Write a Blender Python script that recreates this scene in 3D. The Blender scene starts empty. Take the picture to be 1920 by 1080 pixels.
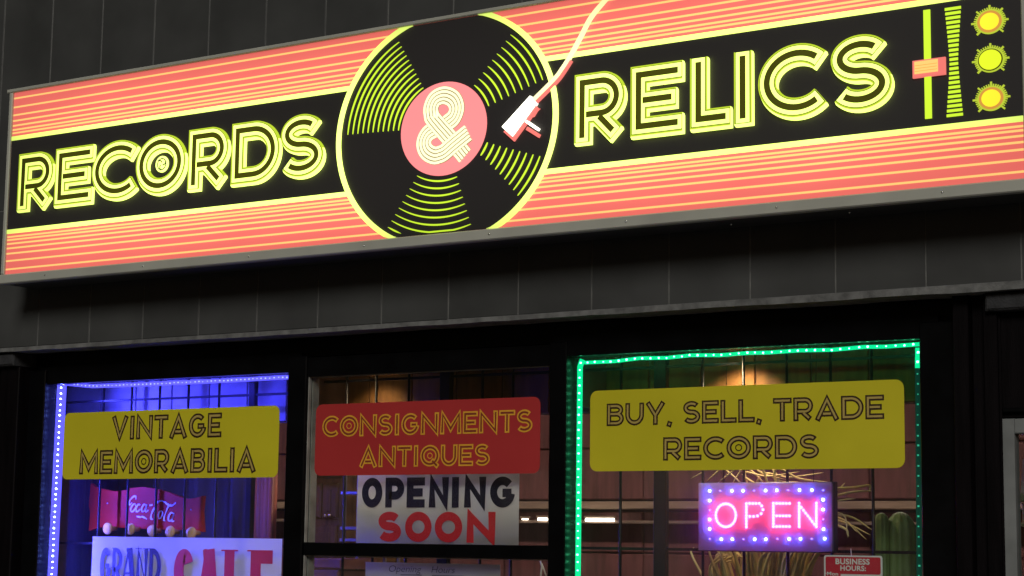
import bpy, math, random
from mathutils import Vector
random.seed(7)
sc = bpy.context.scene
R = math.radians

# ------------------------------------------------------------------ camera
F_PX, YAW, PITCH, ROLL = 3548.78, -0.574849, 0.135147, 0.0135364
CAM = Vector((4.979615, -5.662349, 1.6))
_f = Vector((math.sin(YAW)*math.cos(PITCH), math.cos(YAW)*math.cos(PITCH), math.sin(PITCH)))
_r0 = Vector((math.cos(YAW), -math.sin(YAW), 0)); _u0 = _r0.cross(_f)
_r = math.cos(ROLL)*_r0 + math.sin(ROLL)*_u0
_u = -math.sin(ROLL)*_r0 + math.cos(ROLL)*_u0
cd = bpy.data.cameras.new('camera'); cam = bpy.data.objects.new('camera', cd)
sc.collection.objects.link(cam)
from mathutils import Matrix
m = Matrix((_r, _u, -_f)).transposed().to_4x4(); m.translation = CAM
cam.matrix_world = m
cd.sensor_width = 36; cd.lens = 36*F_PX/1920; cd.clip_end = 2000
sc.camera = cam

# ------------------------------------------------------------------ night sky, dim street glow, exposure
SUN_EL, SUN_AZ = 30, 24            # street-side glow from in front, a little to the right
w = bpy.data.worlds.new('World'); sc.world = w; w.use_nodes = True
nt = w.node_tree; bg = nt.nodes['Background']
sky = nt.nodes.new('ShaderNodeTexSky'); sky.sky_type = 'NISHITA'; sky.sun_disc = False
sky.sun_elevation = R(2); sky.sun_rotation = R(180-SUN_AZ)
nt.links.new(sky.outputs[0], bg.inputs[0]); bg.inputs[1].default_value = 0.012
sd = bpy.data.lights.new('sun', 'SUN'); sun = bpy.data.objects.new('sun', sd)
sc.collection.objects.link(sun)
sd.energy = 1.35; sd.angle = R(20); sd.color = (1.0, 0.975, 0.92)
d = Vector((-math.sin(R(SUN_AZ))*math.cos(R(SUN_EL)), math.cos(R(SUN_AZ))*math.cos(R(SUN_EL)), -math.sin(R(SUN_EL))))
sun.rotation_euler = d.to_track_quat('-Z', 'Y').to_euler()
sc.view_settings.view_transform = 'Standard'; sc.view_settings.look = 'None'
sc.view_settings.exposure = 0; sc.view_settings.gamma = 1; sc.view_settings.use_curve_mapping = False
sc.render.engine = 'CYCLES'
sc.cycles.use_denoising = True; sc.cycles.sample_clamp_indirect = 6
sc.cycles.caustics_reflective = False; sc.cycles.caustics_refractive = False
sc.cycles.max_bounces = 6; sc.cycles.transparent_max_bounces = 12

def hit(u, v, y):
    """point on the plane Y = y seen at photo pixel (u, v)"""
    d = _f + _r*((u-960)/F_PX) - _u*((v-540)/F_PX)
    return CAM + d*((y-CAM.y)/d.y)
def hx(u, v, y): return hit(u, v, y).x
def hz(u, v, y): return hit(u, v, y).z

# ------------------------------------------------------------------ materials
def _nodes(name):
    mt = bpy.data.materials.new(name); mt.use_nodes = True
    return mt, mt.node_tree.nodes, mt.node_tree.links, mt.node_tree.nodes['Principled BSDF']
def mat(name, col, rough=.6, metal=0, var=.25, scale=9, bump=.15, emit=None, es=0, spec=.5, stretch=(1,1,1), trans=0):
    mt, N, L, P = _nodes(name)
    P.inputs['Roughness'].default_value = rough; P.inputs['Metallic'].default_value = metal
    P.inputs['Specular IOR Level'].default_value = spec
    tc = N.new('ShaderNodeTexCoord'); mp = N.new('ShaderNodeMapping'); mp.inputs['Scale'].default_value = stretch
    L.new(tc.outputs['Object'], mp.inputs[0])
    no = N.new('ShaderNodeTexNoise'); no.inputs['Scale'].default_value = scale; no.inputs['Detail'].default_value = 6
    L.new(mp.outputs[0], no.inputs['Vector'])
    rp = N.new('ShaderNodeValToRGB'); e = rp.color_ramp.elements
    e[0].position, e[1].position = .3, .72
    e[0].color = (*[c*(1-var) for c in col], 1); e[1].color = (*[min(1, c*(1+var)) for c in col], 1)
    L.new(no.outputs['Fac'], rp.inputs[0]); L.new(rp.outputs[0], P.inputs['Base Color'])
    mr = N.new('ShaderNodeMapRange'); mr.inputs[3].default_value = max(.03, rough-.1); mr.inputs[4].default_value = min(1, rough+.12)
    L.new(no.outputs['Fac'], mr.inputs[0]); L.new(mr.outputs[0], P.inputs['Roughness'])
    if bump:
        b = N.new('ShaderNodeBump'); b.inputs['Strength'].default_value = bump; b.inputs['Distance'].default_value = .004
        n2 = N.new('ShaderNodeTexNoise'); n2.inputs['Scale'].default_value = scale*8; n2.inputs['Detail'].default_value = 5
        L.new(mp.outputs[0], n2.inputs['Vector']); L.new(n2.outputs['Fac'], b.inputs['Height']); L.new(b.outputs[0], P.inputs['Normal'])
    if emit:
        P.inputs['Emission Color'].default_value = (*emit, 1); P.inputs['Emission Strength'].default_value = es
    return mt
def backlit(name, col, lo, hi, rough=.35, base=.25):
    """translucent sign film lit from behind by tubes: strongest mid-cabinet, weaker towards the cabinet's rim"""
    mt, N, L, P = _nodes(name)
    P.inputs['Base Color'].default_value = (*[c*base for c in col], 1); P.inputs['Roughness'].default_value = rough
    P.inputs['Emission Color'].default_value = (*col, 1)
    g = N.new('ShaderNodeNewGeometry'); s = N.new('ShaderNodeSeparateXYZ'); L.new(g.outputs['Position'], s.inputs[0])
    def M(op, a, b=None, c=None):
        n = N.new('ShaderNodeMath'); n.operation = op
        for i, q in enumerate((a, b, c)):
            if q is None: continue
            if isinstance(q, (int, float)): n.inputs[i].default_value = q
            else: L.new(q, n.inputs[i])
        return n.outputs[0]
    ax = M('DIVIDE', M('ABSOLUTE', M('SUBTRACT', s.outputs['X'], 1.07)), 2.2)
    fx = M('SUBTRACT', 1.0, M('POWER', ax, 6.0))
    az = M('DIVIDE', M('ABSOLUTE', M('SUBTRACT', s.outputs['Z'], 3.085)), .40)
    fz = M('SUBTRACT', 1.0, M('POWER', az, 3.0))
    no = N.new('ShaderNodeTexNoise'); no.inputs['Scale'].default_value = 2.2; no.inputs['Detail'].default_value = 2
    L.new(g.outputs['Position'], no.inputs['Vector'])
    f = M('MAXIMUM', M('MULTIPLY', M('MULTIPLY', fx, fz), M('ADD', .50, M('MULTIPLY', no.outputs['Fac'], .95))), 0.0)
    st = M('ADD', lo, M('MULTIPLY', f, hi-lo))
    L.new(st, P.inputs['Emission Strength'])
    return mt
def glass(name):
    mt, N, L, P = _nodes(name)
    o = N['Material Output']; N.remove(P)
    t = N.new('ShaderNodeBsdfTransparent'); t.inputs[0].default_value = (.93, .95, .94, 1)
    gl = N.new('ShaderNodeBsdfGlossy'); gl.inputs['Roughness'].default_value = .02
    fr = N.new('ShaderNodeFresnel'); ge = N.new('ShaderNodeNewGeometry'); mr = N.new('ShaderNodeMapRange')
    mr.inputs[3].default_value = 1.45; mr.inputs[4].default_value = 1/1.45; L.new(ge.outputs['Backfacing'], mr.inputs[0]); L.new(mr.outputs[0], fr.inputs[0])
    mx = N.new('ShaderNodeMixShader'); L.new(fr.outputs[0], mx.inputs[0]); L.new(t.outputs[0], mx.inputs[1]); L.new(gl.outputs[0], mx.inputs[2])
    # a thin translucent veil added to the glass gives the lit strips a halo
    no = N.new('ShaderNodeTexNoise'); no.inputs['Scale'].default_value = 3; no.inputs['Detail'].default_value = 7
    veil = N.new('ShaderNodeMapRange'); veil.inputs[1].default_value = .3; veil.inputs[2].default_value = .75; veil.inputs[3].default_value = .008; veil.inputs[4].default_value = .030
    L.new(ge.outputs['Position'], no.inputs['Vector']); L.new(no.outputs['Fac'], veil.inputs[0])
    tl = N.new('ShaderNodeBsdfTranslucent'); tl.inputs[0].default_value = (.9,.9,.88,1)
    m2 = N.new('ShaderNodeMixShader'); L.new(veil.outputs[0], m2.inputs[0]); L.new(mx.outputs[0], m2.inputs[1]); L.new(tl.outputs[0], m2.inputs[2])
    L.new(m2.outputs[0], o.inputs[0]); return mt
def glow(name, col, s, base=.1):
    mt, N, L, P = _nodes(name)
    P.inputs['Base Color'].default_value = (*[c*base for c in col], 1)
    P.inputs['Emission Color'].default_value = (*col, 1); P.inputs['Emission Strength'].default_value = s
    P.inputs['Roughness'].default_value = .3
    return mt

M_tile = mat('dark_tile', (.056, .057, .055), .5, var=.22, scale=3, bump=.12)
M_grout = mat('grout', (.15, .15, .14), .9, var=.3, scale=20)
M_lip = mat('stone_lip', (.15, .15, .145), .8, var=.4, scale=25, bump=.5)
M_black = mat('black_anodised', (.0025, .0025, .003), .3, var=.3, spec=.2, bump=.05)
M_blackwood = mat('black_painted_board', (.0032, .0021, .0026), .5, var=.4, scale=6, spec=.1, stretch=(6, 6, .6))
M_bead = mat('pale_bead', (.34, .33, .30), .5, var=.3, scale=14)
M_alu = mat('weathered_aluminium', (.50, .50, .43), .5, metal=.1, var=.07, scale=5, bump=.04)
M_cab = mat('sign_cabinet_paint', (.05, .05, .05), .5)
M_glass = glass('window_glass')
M_pink = backlit('pink_film', (.87, .165, .135), .80, 1.34)
M_yel = backlit('yellow_film', (.62, .78, .14), 1.05, 3.3)
M_line = backlit('orange_line_film', (.98, .58, .18), .95, 1.4)
M_vinyl = backlit('black_vinyl', (.60, .52, .50), .005, .010, .6, base=.034)
M_olive = backlit('olive_channel', (.55, .55, .04), .03, .11, base=.04)
M_lab = backlit('label_pink_film', (.93, .24, .24), 1.0, 1.25)
M_cream = backlit('cream_film', (.98, .96, .55), .9, 1.35)
M_white = backlit('white_film', (1, .98, .80), 1.0, 3.0)
M_shadowpink = backlit('coral_film', (.92, .20, .17), .8, 1.05)
M_edge = backlit('letter_bloom_edge_film', (.50, .66, .03), .85, 1.1)  # outer outline, its colour pushed greener and dimmer to imitate bloom
M_lime = backlit('lime_film', (.58, .84, .035), .95, 1.3)
M_amber = backlit('amber_film', (.98, .72, .03), 1.0, 2.0)
M_rust = backlit('rust_ring_film', (.75, .36, .06), .7, 1.2)
M_dec_y = mat('yellow_decal', (.66, .58, .022), .4, var=.09, scale=2.2, bump=.06)
M_dec_r = mat('red_decal', (.46, .035, .035), .4, var=.06, scale=3, bump=.03)
M_ink = mat('brown_black_ink', (.045, .022, .008), .45, var=.2, bump=0)
M_tan = mat('tan_ink', (.50, .37, .10), .45, var=.1, bump=0)
M_oran = mat('amber_ink', (.80, .40, .035), .45, var=.1, bump=0)
M_dred = mat('dark_red_ink', (.25, .04, .02), .45, var=.1, bump=0)

def cloth(name, col, tr=.5):
    mt, N, L, P = _nodes(name); o = N['Material Output']
    P.inputs['Base Color'].default_value = (*col, 1); P.inputs['Roughness'].default_value = .6
    n = N.new('ShaderNodeTexNoise'); n.inputs['Scale'].default_value = 5; n.inputs['Detail'].default_value = 4
    b = N.new('ShaderNodeBump'); b.inputs['Strength'].default_value = .2; b.inputs['Distance'].default_value = .01
    L.new(n.outputs['Fac'], b.inputs['Height']); L.new(b.outputs[0], P.inputs['Normal'])
    t = N.new('ShaderNodeBsdfTranslucent'); t.inputs[0].default_value = (*col, 1)
    m_ = N.new('ShaderNodeMixShader'); m_.inputs[0].default_value = tr
    L.new(P.outputs[0], m_.inputs[1]); L.new(t.outputs[0], m_.inputs[2]); L.new(m_.outputs[0], o.inputs[0]); return mt
# ------------------------------------------------------------------ mesh helpers
ORG = {}
def mk(name, V, Fc, mats, parent=None, mi=None, smooth=False):
    org = ORG.get(parent.name, Vector()) if parent else Vector()
    me = bpy.data.meshes.new(name)
    me.from_pydata([tuple(Vector(v)-org) for v in V], [], Fc)
    for q in (mats if isinstance(mats, (list, tuple)) else [mats]): me.materials.append(q)
    if mi: me.polygons.foreach_set('material_index', mi)
    if smooth: me.polygons.foreach_set('use_smooth', [True]*len(me.polygons))
    me.update()
    o = bpy.data.objects.new(name, me); sc.collection.objects.link(o)
    if parent: o.parent = parent
    ORG[o.name] = org
    return o
def thing(name, loc, label, cat, group=None):
    o = bpy.data.objects.new(name, None); sc.collection.objects.link(o); o.empty_display_size = .05
    o.location = loc; ORG[o.name] = Vector(loc); tag(o, label, cat, group); return o
def tag(o, label, cat, group=None):
    o['label'] = label; o['category'] = cat
    if group: o['group'] = group
    return o
def struct(o): o['kind'] = 'structure'; return o
class G:
    """geometry collector"""
    def __init__(s): s.V = []; s.F = []; s.I = []
    def add(s, V, Fc, i=0):
        b = len(s.V); s.V += V; s.F += [tuple(b+k for k in f) for f in Fc]; s.I += [i]*len(Fc); return s
    def box(s, x0, x1, y0, y1, z0, z1, i=0, b=0):
        if b:  # chamfer towards the street (-y)
            V = [(x0+b,y0,z0+b),(x1-b,y0,z0+b),(x1-b,y0,z1-b),(x0+b,y0,z1-b),(x0,y0+b,z0),(x1,y0+b,z0),(x1,y0+b,z1),(x0,y0+b,z1),(x0,y1,z0),(x1,y1,z0),(x1,y1,z1),(x0,y1,z1)]
            Fc = [(0,1,2,3)]+[(k,4+k,4+(k+1)%4,(k+1)%4) for k in range(4)]+[(4+k,8+k,8+(k+1)%4,4+(k+1)%4) for k in range(4)]+[(11,10,9,8)]
            return s.add(V, Fc, i)
        V = [(x,y,z) for x in (x0,x1) for y in (y0,y1) for z in (z0,z1)]
        return s.add(V, [(0,1,3,2),(4,6,7,5),(0,4,5,1),(2,3,7,6),(0,2,6,4),(1,5,7,3)], i)
    def prism(s, pts, y0, y1, i=0):
        """polygon in XZ, front at y0, back at y1"""
        n = len(pts); V = [(x,y0,z) for x,z in pts]+[(x,y1,z) for x,z in pts]
        return s.add(V, [tuple(range(n)), tuple(range(2*n-1,n-1,-1))]+[(k,k+n,(k+1)%n+n,(k+1)%n) for k in range(n)], i)
    def ribbon(s, pts, hw, y0, y1, closed=False, i=0):
        """flat band along an XZ path, front at y0, side walls back to y1; hw a number or a list"""
        n = len(pts)
        if n < 2: return s
        A, B = [], []
        for k in range(n):
            p = Vector(pts[k]); a = Vector(pts[k-1]) if (k > 0 or closed) else None
            c = Vector(pts[(k+1) % n]) if (k < n-1 or closed) else None
            d1 = (p-a).normalized() if a is not None and (p-a).length > 1e-9 else None
            d2 = (c-p).normalized() if c is not None and (c-p).length > 1e-9 else None
            if d1 is None: d1 = d2
            if d2 is None: d2 = d1
            if d1 is None: d1 = d2 = Vector((1, 0))
            t = d1+d2
            t = t.normalized() if t.length > 1e-6 else d1
            nn = Vector((-t.y, t.x)); co = max(.5, nn.dot(Vector((-d1.y, d1.x))))
            h = (hw[k] if isinstance(hw, (list, tuple)) else hw)/co
            A.append(p+nn*h); B.append(p-nn*h)
        V = [(q.x,y0,q.y) for q in A]+[(q.x,y0,q.y) for q in B]+[(q.x,y1,q.y) for q in A]+[(q.x,y1,q.y) for q in B]
        Fc = []
        for k in range(n if closed else n-1):
            l = (k+1) % n
            Fc += [(k,n+k,n+l,l),(k,l,2*n+l,2*n+k),(n+k,3*n+k,3*n+l,n+l)]
        if not closed: Fc += [(0,2*n,3*n,n),(n-1,2*n-1,4*n-1,3*n-1)]
        return s.add(V, Fc, i)
    def tube(s, P, r, seg=8, i=0):
        P = [Vector(p) for p in P]; n = len(P); V = []; Fc = []
        for k in range(n):
            t = (P[min(k+1,n-1)]-P[max(k-1,0)]).normalized()
            a = t.cross(Vector((0,0,1)) if abs(t.z) < .9 else Vector((1,0,0))).normalized(); b = t.cross(a)
            rr = r[k] if isinstance(r, (list, tuple)) else r
            V += [tuple(P[k]+a*rr*math.cos(2*math.pi*j/seg)+b*rr*math.sin(2*math.pi*j/seg)) for j in range(seg)]
        for k in range(n-1):
            Fc += [(k*seg+j,k*seg+(j+1)%seg,(k+1)*seg+(j+1)%seg,(k+1)*seg+j) for j in range(seg)]
        Fc += [tuple(range(seg-1,-1,-1)), tuple(range((n-1)*seg,n*seg))]
        return s.add(V, Fc, i)
    def ball(s, c, rx, ry, rz, i=0, nu=10, nv=7):
        V = [(c[0],c[1],c[2]+rz)]; Fc = []
        for a in range(1,nv):
            for b in range(nu):
                t, q = math.pi*a/nv, 2*math.pi*b/nu
                V.append((c[0]+rx*math.sin(t)*math.cos(q), c[1]+ry*math.sin(t)*math.sin(q), c[2]+rz*math.cos(t)))
        V.append((c[0],c[1],c[2]-rz)); e = len(V)-1
        for b in range(nu):
            Fc += [(0,1+b,1+(b+1)%nu),(e,e-nu+(b+1)%nu,e-nu+b)]
            for a in range(nv-2):
                k = 1+a*nu; Fc.append((k+b,k+nu+b,k+nu+(b+1)%nu,k+(b+1)%nu))
        return s.add(V, Fc, i)
    def obj(s, name, mats, parent=None, smooth=False): return mk(name, s.V, s.F, mats, parent, s.I, smooth)
def share(src, name, loc, parent, scale=None):
    """copy of a small part sharing mesh data; src built around the origin"""
    o = bpy.data.objects.new(name, src); sc.collection.objects.link(o)
    o.location = Vector(loc)-ORG[parent.name]; o.parent = parent
    if scale: o.scale = scale
    return o
def data(g, name, mats, smooth=False):
    me = bpy.data.meshes.new(name); me.from_pydata(g.V, [], g.F)
    for q in (mats if isinstance(mats, (list, tuple)) else [mats]): me.materials.append(q)
    me.polygons.foreach_set('material_index', g.I)
    if smooth: me.polygons.foreach_set('use_smooth', [True]*len(me.polygons))
    return me
def arc(cx, cz, rx, rz, a0, a1, n=28):
    return [(cx+rx*math.cos(R(a0+(a1-a0)*k/n)), cz+rz*math.sin(R(a0+(a1-a0)*k/n))) for k in range(n+1)]
def rrect(x0, x1, z0, z1, r, n=5):
    return arc(x1-r,z1-r,r,r,0,90,n)+arc(x0+r,z1-r,r,r,90,180,n)+arc(x0+r,z0+r,r,r,180,270,n)+arc(x1-r,z0+r,r,r,270,360,n)
def spline(P, n=8):
    P = [Vector(p) for p in P]; Q = [2*P[0]-P[1]]+P+[2*P[-1]-P[-2]]; out = []
    for k in range(1, len(Q)-2):
        a, b, c, e = Q[k-1:k+3]
        for j in range(n):
            t = j/n; out.append(.5*((2*b)+(c-a)*t+(2*a-5*b+4*c-e)*t*t+(3*b-a-3*c+e)*t**3))
    out.append(P[-1]); return [tuple(q) for q in out]
def trim(pts, t0, t1):
    def cut(p, t):
        p = [Vector(q) for q in p]
        while len(p) > 2 and (p[1]-p[0]).length <= t: t -= (p[1]-p[0]).length; p.pop(0)
        L = (p[1]-p[0]).length
        if L > 1e-6: p[0] = p[0]+(p[1]-p[0])*min(t/L, .9)
        return p
    p = cut(pts, t0) if t0 else [Vector(q) for q in pts]
    p = cut(p[::-1], t1)[::-1] if t1 else p
    return [tuple(q) for q in p]

# ------------------------------------------------------------------ deco lettering: skeleton strokes in a W x H box
WID = dict(I=.34, E=.78, S=.82, L=.74, T=.82, N=.98, M=1.15, A=1.05, O=1.06, C=.95, G=1.0, Q=1.06, R=.86, B=.84, D=.95, U=.9, V=1.0, Y=.95)
WID[','] = .26; WID[' '] = .34
def glyph(c, W, H, s):
    x0, x1, y0, y1 = s, W-s, s, H-s; cx, cy = W/2, H/2; S = []
    if c == 'R' or c == 'P':
        ym = H*.40; ry = (y1-ym)/2; rx = min(ry*1.05, (x1-x0)*.75); cb = x1-rx
        S.append(([(x0,0),(x0,y1),(cb,y1)]+arc(cb,ym+ry,rx,ry,90,-90)+[(cb,ym),(x0,ym)], False))
        if c == 'R': S.append(([(x0+(x1-x0)*.42,ym),(x1-s*.1,s*.62)], False))
    elif c == 'E':
        S += [([(W,y1),(x0,y1),(x0,y0),(W,y0)], False), ([(x0,cy),(W*.88,cy)], False)]
    elif c == 'C':
        rx = (W-1.68*s)/1.743; S.append((arc(s+rx,cy,rx,cy-s,42,318,40), False))
    elif c == 'G': S += [(arc(cx,cy,cx-s,cy-s,42,352,44), False), ([(x1,cy-s*.2),(cx,cy-s*.2)], False)]
    elif c in 'OQ':
        S.append((arc(cx,cy,cx-s,cy-s,0,360,48)[:-1], True))
        if c == 'Q': S.append(([(cx+.08*W,cy*.62),(W*.93,-.02*H)], False))
    elif c == 'D':
        rx = min((y1-y0)/2*1.1, (x1-x0)*.85)
        S.append(([(x0,y0),(x0,y1),(x1-rx,y1)]+arc(x1-rx,cy,rx,cy-s,90,-90)+[(x1-rx,y0)], True))
    elif c == 'S':
        r1 = (y1-y0)*.24; r2 = (y1-y0)*.26; rx = cx-s
        S.append((arc(cx,y1-r1,rx*.92,r1,28,270,26)+arc(cx,y0+r2,rx,r2,90,-152,26)[1:], False))
    elif c == 'L': S.append(([(x0,H),(x0,y0),(W,y0)], False))
    elif c == 'I': S.append(([(cx,0),(cx,H)], False))
    elif c == 'V': S.append(([(s*.9,H),(cx,s*1.1),(W-s*.9,H)], False))
    elif c == 'A': S += [([(s*.9,0),(cx,H-s*1.1),(W-s*.9,0)], False), ([(W*.27,H*.28),(W*.73,H*.28)], False)]
    elif c == 'M': S.append(([(x0,0),(x0+.02*W,H-s),(cx,H*.25),(x1-.02*W,H-s),(x1,0)], False))
    elif c == 'N': S.append(([(x0,0),(x0,H-s),(x1,s),(x1,H)], False))
    elif c == 'T': S += [([(0,y1),(W,y1)], False), ([(cx,0),(cx,y1)], False)]
    elif c == 'U':
        ry = min(cx-s, H*.4); S.append(([(x0,H)]+arc(cx,y0+ry,cx-s,ry,180,360,24)+[(x1,H)], False))
    elif c == 'Y': S += [([(s*.9,H),(cx,H*.42),(W-s*.9,H)], False), ([(cx,0),(cx,H*.45)], False)]
    elif c == 'B':
        ym = H*.53
        cb = x1-.30*W
        S += [([(x0,0),(x0,H)], False), ([(x0,y1),(cb,y1)]+arc(cb,(ym+y1)/2,.26*W,(y1-ym)/2,90,-90,16)+[(x0,ym)], False)]
        S.append(([(x0,ym),(cb,ym)]+arc(cb,(ym+y0)/2,.30*W,(ym-y0)/2,90,-90,16)+[(x0,y0)], False))
    elif c == ',': S.append(([(W*.6,H*.14),(W*.3,-H*.10)], False))
    return S
def layered(g, strokes, ox, oz, layers, eps=.00006):
    """layers: (half width, front y, back y, material slot); open ends of inner layers are pulled in"""
    w0 = layers[0][0]
    for hw, ya, yb, slot in layers:
        for k, (p, cl) in enumerate(strokes):
            q = [(ox+a, oz+b) for a, b in p]
            if not cl and hw < w0: q = trim(q, w0-hw, w0-hw)
            g.ribbon(q, hw, ya-k*eps, yb, cl, slot)
def deco_line(parent, text, x0, x1, z0, z1, y, mats, sw=.105, name='letter', inner=.37):
    H = z1-z0; gap = .07*H; tot = sum(WID[c]*H for c in text)+gap*(len(text)-1); k = (x1-x0)/tot; x = x0
    for c in text:
        W = WID[c]*H*k
        if c != ' ':
            g = G(); s = sw*H; st = glyph(c, W, H, s)
            layered(g, st, x, z0, [(s, y-.0006, y, 0), (s*inner, y-.0012, y, 1)])
            if c in 'OQ':
                ir = .5*H-s*2.55
                g.ribbon([(x+W/2+a, z0+H/2+b) for a, b in arc(0,0,max(.1*H,ir*.62*W/H),ir*.62,0,360,20)[:-1]], .022*H, y-.0009, y, True, 0)
            g.obj(name, mats, parent)
        x += W+gap*k
def text_mesh(body, x0, x1, z0, z1, y, material, name, parent, bold=0.0, depth=.0006, shear=0):
    cu = bpy.data.curves.new('t', 'FONT'); cu.body = body; cu.offset = bold; cu.shear = shear; cu.resolution_u = 4
    cu.space_character = 1+bold*2
    o = bpy.data.objects.new('t', cu); sc.collection.objects.link(o)
    me = bpy.data.meshes.new_from_object(o.evaluated_get(bpy.context.evaluated_depsgraph_get()))
    V = [v.co.copy() for v in me.vertices]; Fc = [tuple(p.vertices) for p in me.polygons]
    bpy.data.objects.remove(o); bpy.data.meshes.remove(me)
    a, b = min(v.x for v in V), max(v.x for v in V); c, e = min(v.y for v in V), max(v.y for v in V)
    W = [(x0+(v.x-a)/(b-a)*(x1-x0), y-depth, z0+(v.y-c)/(e-c)*(z1-z0)) for v in V]
    return mk(name, W, Fc, material, parent)

# ================================================================== SETTING
g = G(); g.box(-60, 60, -3.4, -.004, -.15, 0); struct(g.obj('pavement', mat('concrete_paving', (.22,.21,.2), .85, scale=3)))
g = G(); g.box(-60, 60, -3.55, -3.402, -.25, .004); struct(g.obj('kerb', mat('kerb_stone', (.3,.29,.27), .85)))
g = G(); g.box(-200, 200, -60, -3.552, -.4, -.12); struct(g.obj('road', mat('asphalt', (.05,.05,.05), .9, scale=30, bump=.5)))
g = G(); g.box(-300, 300, -300, 300, -.9, -.45); struct(g.obj('ground', mat('earth', (.06,.055,.05), .95)))

# ---- the shop building: tiled fascia, recess, black shopfront
B = thing('shop_building', (1, 0, 0), 'dark tiled shop building with black framed shopfront under the lit record sign', 'building')
ZL = 2.398                       # underside of the fascia
FY = .10                         # front of the black frames
GY = .12                         # glass
wall = G().box(-3.2, 4.6, -.0035, .45, ZL+.012, 4.6).obj('fascia_wall', M_grout, B)
T = .305; X0 = .1217
for row, (za, zb) in enumerate(((ZL+.020, 3.022), (3.026, 4.24))):
    for k in range(-10, 14):
        xa = X0+k*T+.0022; xb = X0+(k+1)*T-.0022
        if row == 1 and k == 0: pass
        j = random.uniform(-.0012, .0012)
        G().box(xa, xb, -.006+j, .03, za, zb, 0, .002).obj('panel', M_tile, wall)
# stone lip under the panels, a little broken
g = G(); n = 90
top = []
for k in range(n+1):
    x = -3.2+7.8*k/n; r = random.uniform(-.0016, .0016); e = .007*max(0, min(1, (x-1.2)/1.8))
    top.append((x, -.020-random.uniform(0, .002), ZL+r-e*.3, ZL+.018+e))
V = []; Fc = []
for x, y, za, zb in top: V += [(x, y, za), (x, y, zb-.003), (x, y+.006, zb), (x, .1, zb), (x, .1, za)]
for k in range(n):
    for j in range(5): Fc.append((k*5+j, k*5+(j+1) % 5, k*5+5+(j+1) % 5, k*5+5+j))
mk('stone_lip', V, Fc, M_lip, B)
# header above the frames, set back under the fascia
G().box(-1.35, 2.98, .17, .22, 2.30, ZL+.010).obj('header', M_black, B)
G().box(-1.35, 2.98, .13, .17, 2.325, ZL-.002).obj('header_board', M_black, B)

# pilasters either side
pl = G(); 
for a, b, y in ((-1.62,-1.50,.02),(-1.496,-1.36,.045),(-1.356,-1.24,.03)): pl.box(a,b,y,.3,.0,ZL-.06,0,.004)
pil = pl.obj('pilaster', M_blackwood, B)
cap = G().box(-1.66, -1.245, -.004, .3, ZL-.058, ZL-.004, 0, .008)
cap.obj('capital', mat('rough_stone', (.028,.028,.03), .9, var=.5, scale=18, bump=.8), B)
G().box(-3.2,-1.664,.02,.3,0,ZL-.004,0,.006).obj('side_wall', M_blackwood, B)
G().box(-1.66,-1.625,-.02,.3,0,ZL-.062,0,.006).obj('pilaster_edge', M_blackwood, B)
pr = G()
for a, b, y in ((2.935,2.985,.035),(2.989,3.03,.06),(3.034,3.078,.032),(3.082,hx(1880,930,.05)-.002,.047)): pr.box(a,b,y,.105,0,ZL-.004,0,.003)
pr.obj('pilaster', M_blackwood, B)
G().box(3.05, 4.2, .005, .3, ZL-.06, ZL-.004, 0, .007).obj('capital', bpy.data.materials['rough_stone'], B)

# windows: frame members around each opening
def window(x0, x1, ztop, zbot, bead, trans=None):
    o = [(x0-.06,zbot-.08),(x1+.06,zbot-.08),(x1+.06,ztop+.075),(x0-.06,ztop+.075)]; i_ = [(x0,zbot),(x1,zbot),(x1,ztop),(x0,ztop)]
    V = [(x,y,z) for y in (FY,.17) for P in (o,i_) for x,z in P]; Fc = []
    for k in range(4):
        l = (k+1)%4; Fc += [(k,l,4+l,4+k),(8+k,12+k,12+l,8+l),(k,8+k,8+l,l),(4+k,4+l,12+l,12+k)]
    f = mk('window', V, Fc, M_black, B)
    if trans: G().box(x0, x1, FY+.001, .169, trans[0], trans[1], 0, .003).obj('transom', M_black, f)
    zs = [(zbot, trans[0]), (trans[1], ztop)] if trans else [(zbot, ztop)]
    for za, zb in zs:
        G().box(x0-.01, x1+.01, GY, GY+.006, za-.008, zb+.008).obj('pane', M_glass, f)
        if bead:
            G().box(x0+.0005, x0+.004, FY+.004, GY-.001, za+.001, zb-.001).box(x0+.0005, x0+.005, GY+.007, .165, za+.001, zb-.001).obj('bead', bead, f)
            G().box(x0+.005, x1-.001, FY+.012, GY-.001, zb-.004, zb-.0005).obj('bead', bead, f)
    return f
XL0, XL1 = hx(113, 745, .146)-.036, hx(540, 800, FY)
XC0, XC1 = hx(573.5, 850, FY), hx(1031, 850, FY)
XR0, XR1 = hx(1086, 750, .146)-.020, hx(1728.5, 850, FY)
ZT = hz(1033, 685, FY)
window(XL0, XL1, ZT+.020, .75, None)
window(XC0, XC1, ZT, .75, M_bead, (hz(800, 1045, FY), hz(800, 1020, FY)))
window(XR0, XR1, ZT+.030, .75, None)
for a, b in ((-1.24, XL0), (XL1, XC0), (XC1, XR0), (XR1, 2.93)):
    G().box(a+.0005, b-.0005, FY-.012, .172, .55, 2.324, 0, .004).obj('mullion', M_black, B)
G().box(-1.24, 2.93, .05, .3, 0, .668, 0, .01).obj('stall_riser', M_blackwood, B)

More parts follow.
